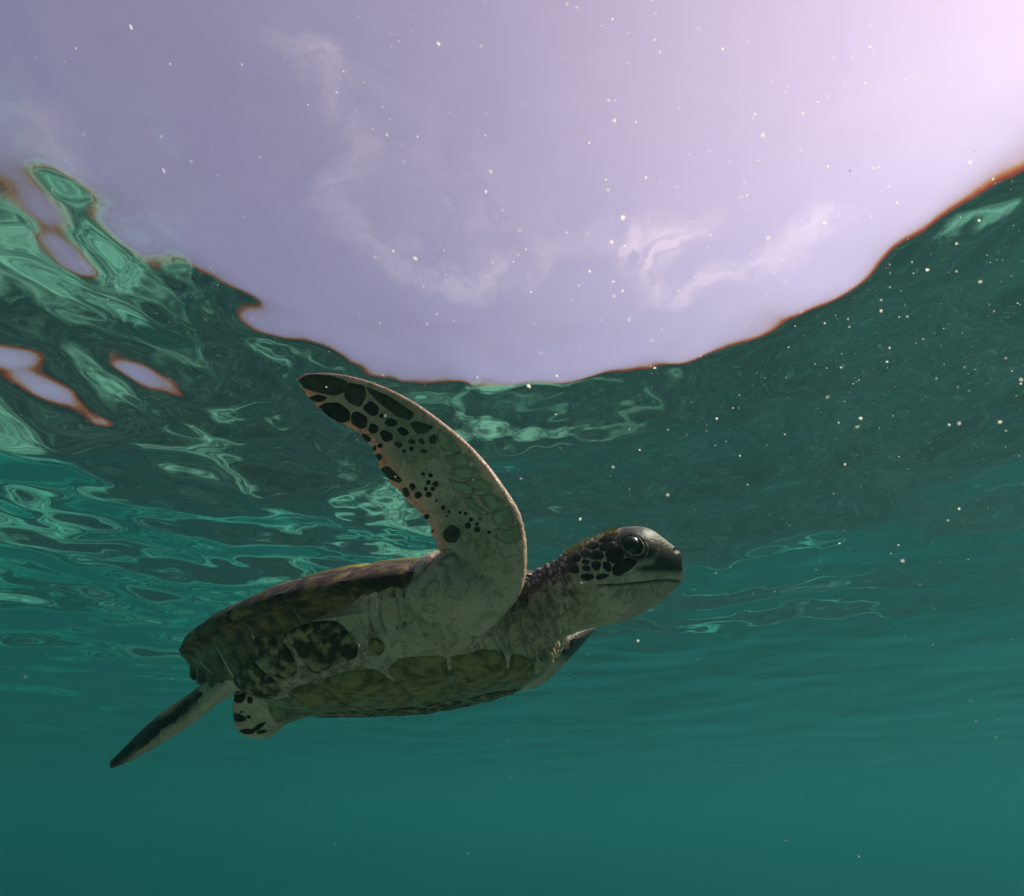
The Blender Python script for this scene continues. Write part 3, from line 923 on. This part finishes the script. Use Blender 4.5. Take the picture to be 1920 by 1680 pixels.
def under_hit(x, y):
    h = bvh.ray_cast(Vector(l2r(np.array([x, y, -.6]) * LT)), DN)
    return (h[0], h[1]) if h[0] is not None else None


def keep_hit(q):
    t = to_keel(q)
    if t is None: return None
    p, r = t
    return under_hit(p[0], p[1]) if p[1] > -.235 else r


def mirror_hit(q):
    t = to_keel(q)
    if t is None: return None
    p, r = t
    if p[1] > -.235: return under_hit(p[0], -p[1])
    h = bvh.find_nearest(Vector(l2r(p * np.array([1, -1, 1]) * LT)))
    return (h[0], h[1])


for kind, poly in PLA:
    plate('scute', keep_hit, grow(poly, 1.05), .0032, PM[kind], plastron, 9.0)
    if poly[0][0] < 880: plate('scute', mirror_hit, grow(poly, 1.06), .0022, PM['blotch'], plastron, 9.0)

# carapace: dome, then scutes on it, then the margin
vs, fs = [], []
gx = np.concatenate([[-.489, -.482], np.linspace(-.47, .33, 36), [.345, .357]])
gr = np.sin(np.linspace(-1, 1, 31) * np.pi / 2)
for x in gx:
    for r in gr:
        y = rim_y(x) * r
        vs.append(l2r(np.array([x, y, dome(x, y)]) * LT))
ny = len(gr)
for i in range(len(gx) - 1):
    for j in range(ny - 1):
        fs.append((i * ny + j, (i + 1) * ny + j, (i + 1) * ny + j + 1, i * ny + j + 1))
carapace = mesh_obj('carapace', vs, fs, M_BROWN, turtle)


def dome_hit(q):
    x, y = q
    e = .002
    def P(x, y):
        x = float(np.clip(x, -.485, .352)); m = rim_y(x) * .99
        y = float(np.clip(y, -m, m))
        return l2r(np.array([x, y, dome(x, y)]) * LT)
    p = P(x, y)
    nn = np.cross(P(x + e, y) - P(x - e, y), P(x, y + e) - P(x, y - e))
    nn /= np.linalg.norm(nn) + 1e-12
    return (p, nn)


vx = [.325, .21, .075, -.07, -.21, -.33, -.455]
vwid = [.055, .10, .115, .115, .10, .055]
for i in range(5):
    a, b = vx[i], vx[i + 1]
    c = (a + b) / 2
    wv = vwid[i + 1 if i < 5 else 5]
    plate('scute', dome_hit, [(a - .004, -.06), (c, -wv), (b + .004, -.06), (b + .004, .06), (c, wv), (a - .004, .06)], .0035, M_TOP, carapace, .03)
cx_ = [.29, .145, .0, -.14, -.30]
for s in (-1, 1):
    for i in range(4):
        a, b = cx_[i], cx_[i + 1]
        ya, yb = rim_y(a) - .045, rim_y(b) - .045
        q = [(a - .004, s * .075), ((a + b) / 2 + .02, s * .075), ((a + b) / 2 - .02, s * .105), (b + .004, s * .075), (b + .004, s * max(yb, .10)), (a - .004, s * max(ya, .10))]
        plate('scute', dome_hit, q, .0035, M_TOP, carapace, .03)
NM = 11
for s in (-1, 1):
    for i in range(NM):
        t0, t1 = i / NM + .0009, (i + 1) / NM - (.0009 if i < NM - 1 else 0)
        tt = np.linspace(t0, t1, 7)
        secs = []
        for k, t in enumerate(tt):
            p = rim(t, s)
            e = rim(min(t + .004, 1), s) - rim(max(t - .004, 0), s)
            inn = np.array([-e[1], e[0], 0.]); inn /= np.linalg.norm(inn) + 1e-9
            if inn @ (np.array([-.05, 0, 0]) - p) < 0: inn = -inn
            under = float(np.interp(t, [0, .36, .41, .46, .6, .8, 1], [.010, .010, .012, .050, .078, .085, .04]))
            sag = float(np.interp(t, [0, .40, .45, .52, .75, 1], [.003, .003, .04, .06, .075, .03]))
            edge = .0035 if k in (0, 6) else 0
            row = []
            for a_ in (1.0, .8, .6, .4, .22):                      # under side, laid on the belly
                q = p + inn * (under * a_ + edge * (a_ > .9))
                o_ = Vector(l2r(np.array([q[0], q[1], -.5]) * LT))
                h = bvh.ray_cast(o_, DN)
                zq = r2l(np.array([h[0]]))[0][2] / LT if h[0] is not None else p[2] - .02
                zq = min(max(zq, p[2] - sag - .02 * a_), p[2])
                row.append(np.array([q[0], q[1], zq - .0045 + edge * 1.2]))
            lip = float(np.interp(t, [.38, .44], [.25, 1]))
            for a_, b_ in ((.004, -.013 * lip), (-.003, -.004 * lip), (-.001, .005)):
                row.append(p + inn * (a_ + edge) + np.array([0, 0, b_]))
            for a_ in (.012, .03, .05, .068, .070):                # upper side, laid on the dome
                q = p + inn * a_
                row.append(np.array([q[0], q[1], dome(q[0], q[1]) + (.0045 if a_ < .07 else -.002) - edge]))
            secs.append(row)
        S = np.array(secs); m = S.shape[1]
        # keep the top of the margin on the dome
        V = l2r(S.reshape(-1, 3) * LT)
        fs = []
        for k in range(6):
            for j in range(m - 1):
                fs.append((k * m + j, k * m + j + 1, (k + 1) * m + j + 1, (k + 1) * m + j))
        ob = mesh_obj('scute', V, fs, M_MARG, carapace)
        bm = bmesh.new(); bm.from_mesh(ob.data)
        bmesh.ops.recalc_face_normals(bm, faces=bm.faces)
        bm.to_mesh(ob.data); bm.free()

# ------------------------------------------------------------------ turtle: eyes, claw, algae
m_eye, n = material('eye')
s = n.n('ShaderNodeBsdfPrincipled', i_Base_Color=rgba(.005, .005, .006), i_Roughness=.28)
n.n('ShaderNodeOutputMaterial', i_Surface=s.outputs[0])
m_lid = scale_mat('eyelid', (.07, .052, .045), (.14, .11, .09), (.03, .022, .02), .6, .45, 160.0)
m_rim = scale_mat('eyelid_rim', (.20, .17, .12), (.30, .26, .19), (.09, .07, .05), .5, .45, 160.0)


def eye_at(hit):
    c0, nr = hit
    c0 = np.array(c0); nr = np.array(nr)
    upw = c2r(np.array([[0., 0, 1.]]))[0] - c2r(np.zeros((1, 3)))[0]
    fw = c2r(np.array([[1., 0, -.35]]))[0] - c2r(np.zeros((1, 3)))[0]
    fw -= nr * (fw @ nr); fw /= np.linalg.norm(fw)
    uu = np.cross(nr, fw)
    if uu @ upw < 0: uu = -uu
    rad = .0125
    cen = c0 - nr * .0088
    vs, fs = [], []
    nu, nvv = 28, 16
    for i in range(nvv + 1):
        t = math.pi * i / nvv
        for j in range(nu):
            a = 2 * math.pi * j / nu
            vs.append(cen + rad * (math.cos(t) * nr + math.sin(t) * (math.cos(a) * fw + math.sin(a) * uu)))
    for i in range(nvv):
        for j in range(nu):
            fs.append((i * nu + j, i * nu + (j + 1) % nu, (i + 1) * nu + (j + 1) % nu, (i + 1) * nu + j))
    eye = mesh_obj('eye', vs, fs, m_eye, turtle)
    # stacked wrinkled lid rings, an almond round the ball
    for q, (ra, rb, lift, tube, mt) in enumerate(((.0124, .0096, .0008, .0009, m_rim), (.0146, .0120, -.0006, .0013, m_lid))):
        rv, rf = [], []
        na, nb = 44, 8
        for i in range(na):
            a = 2 * math.pi * i / na
            off = fw * (.0016 * q)
            d = math.cos(a) * (fw * .86 - uu * .5) * ra + math.sin(a) * (uu * .86 + fw * .5) * rb
            loc = c0 + off + d
            h = bvh.find_nearest(Vector(loc))
            base_p = np.array(h[0]); 
            lift2 = lift + .0008 * max(0, math.cos(a))
            ctr = loc + nr * ((base_p - loc) @ nr * .6 + lift2)
            dn_ = d / np.linalg.norm(d)
            tb = tube * (1 + .25 * math.sin(a * 9 + q)) * (1 + .35 * math.cos(a))
            for j in range(nb):
                b = 2 * math.pi * j / nb
                rv.append(ctr + tb * (math.cos(b) * dn_ + math.sin(b) * nr))
        for i in range(na):
            for j in range(nb):
                rf.append((i * nb + j, ((i + 1) % na) * nb + j, ((i + 1) % na) * nb + (j + 1) % nb, i * nb + (j + 1) % nb))
        lid = mesh_obj('eyelid', rv, rf, mt, eye)
    return eye


EYE_PX = z8([(1130, 345)])[0]
eye_at(cast_px(*EYE_PX))
eye_at(far_hit(EYE_PX))

m_claw, n = material('claw')
s = n.n('ShaderNodeBsdfPrincipled', i_Base_Color=rgba(.62, .52, .46), i_Roughness=.35)
n.n('ShaderNodeOutputMaterial', i_Surface=s.outputs[0])
cl = []
for r, sc in zip(resample([(850, 815, .478, 3.6), (842, 806, .477, 3.4), (834, 800, .476, 2.4), (827, 796, .475, .5)], 10), range(10)):
    c = px(r[0], r[1], r[2]); a = np.linspace(0, 6.283, 10, endpoint=False)
    ax1 = np.array([.6, 0, -.8]); ax2 = np.array([0, 1., 0])
    cl.append(c + (np.cos(a)[:, None] * ax1 + np.sin(a)[:, None] * ax2) * r[3] / F * .48)
pc = Pile(); pc.loft(cl)
mesh_obj('claw', c2r(np.concatenate(pc.v)), pc.f, m_claw, body)

# green algae on the crown and the back
m_alg, n = material('algae')
tc = n.n('ShaderNodeTexCoord').outputs['Object']
s = n.n('ShaderNodeBsdfPrincipled', i_Base_Color=n.mix(n.noise(tc, 120.0, 2.0).outputs[0], rgba(.14, .17, .015), rgba(.42, .33, .04)), i_Roughness=.8)
n.n('ShaderNodeOutputMaterial', i_Surface=s.outputs[0])
vs, fs = [], []


def blade(p, nn, h):
    t = np.cross(nn, rng.normal(size=3)); t /= np.linalg.norm(t)
    d = nn + rng.normal(size=3) * .45; d /= np.linalg.norm(d)
    wv = t * .0004
    b = len(vs)
    vs.extend([p - wv - nn * .0005, p + wv - nn * .0005, p + d * h * .6 + wv * .7, p + d * h * .6 - wv * .7, p + d * h + rng.normal(size=3) * .0006])
    fs.extend([(b, b + 1, b + 2, b + 3), (b + 3, b + 2, b + 4)])


crown = np.array([(1058, 1037), (1075, 1027), (1095, 1017), (1115, 1008), (1135, 1002), (1158, 996)], float)
for _ in range(2600):
    u = rng.uniform(0, len(crown) - 1.001); i = int(u); p = crown[i] + (crown[i + 1] - crown[i]) * (u - i)
    t = px(p[0], p[1], .55 + rng.uniform(-.03, .03)) + np.array([0, 0, .004])
    hh = bvh.find_nearest(Vector(c2r(t[None])[0]))
    if hh[0] is None: continue
    dens = mnoise.noise(Vector((p[0] * .06, p[1] * .06, 0)))
    if dens < rng.uniform(-.5, .3): continue
    blade(np.array(hh[0]), np.array(hh[1]), rng.uniform(.0012, .0035))
alg = mesh_obj('algae', vs, fs, m_alg, turtle)
alg['kind'] = 'stuff'

# ------------------------------------------------------------------ drifting particles
m_par, n = material('drifting_particle')
df = n.n('ShaderNodeBsdfDiffuse', i_Color=rgba(.9, .86, .8))
tl = n.n('ShaderNodeBsdfTranslucent', i_Color=rgba(.95, .88, .8))
mx = n.n('ShaderNodeMixShader', i_0=.8, i_1=df.outputs[0], i_2=tl.outputs[0])
n.n('ShaderNodeOutputMaterial', i_Surface=mx.outputs[0])
iv = np.array([(0, 0, .25)] + [(math.cos(a), math.sin(a), 0) for a in np.linspace(0, 2 * math.pi, 7, endpoint=False)])       # a ragged, slightly cupped flake
fi = np.array([(0, 1 + j, 1 + (j + 1) % 7) for j in range(7)])
PV, PF = [], []
k = 0
while k < 3600:
    d = .12 + 1.9 * rng.random() ** .8
    x = rng.uniform(-100, 2020); y = rng.uniform(-100, 1780)
    wgt = np.clip((x / 1920) * 1.1 + .15 - max(y - 500, 0) / 800, .05, 1)
    if rng.random() > wgt: continue
    c = px(x, y, d)
    wz = (CW @ c + CAM)
    if wz[2] > -.06: continue
    r = .00022 * math.exp(rng.normal() * .45) * (1 + d * .7)
    r *= .42 if d > .3 else .75
    qn = SUN_DIR + rng.normal(size=3) * .45
    qn /= np.linalg.norm(qn)
    q1 = np.cross(qn, rng.normal(size=3)); q1 /= np.linalg.norm(q1)
    qa = np.stack([q1, np.cross(qn, q1), qn])
    PV.append((iv * r * 1.25 * rng.uniform(.7, 1.3, size=(len(iv), 1))) @ qa + wz)
    PF.append(fi + k * len(iv)); k += 1
par = mesh_obj('drifting_particles', np.concatenate(PV), np.concatenate(PF), m_par)
tag(par, 'pale specks of plankton drifting in the sunlit water', 'plankton', kind='stuff')
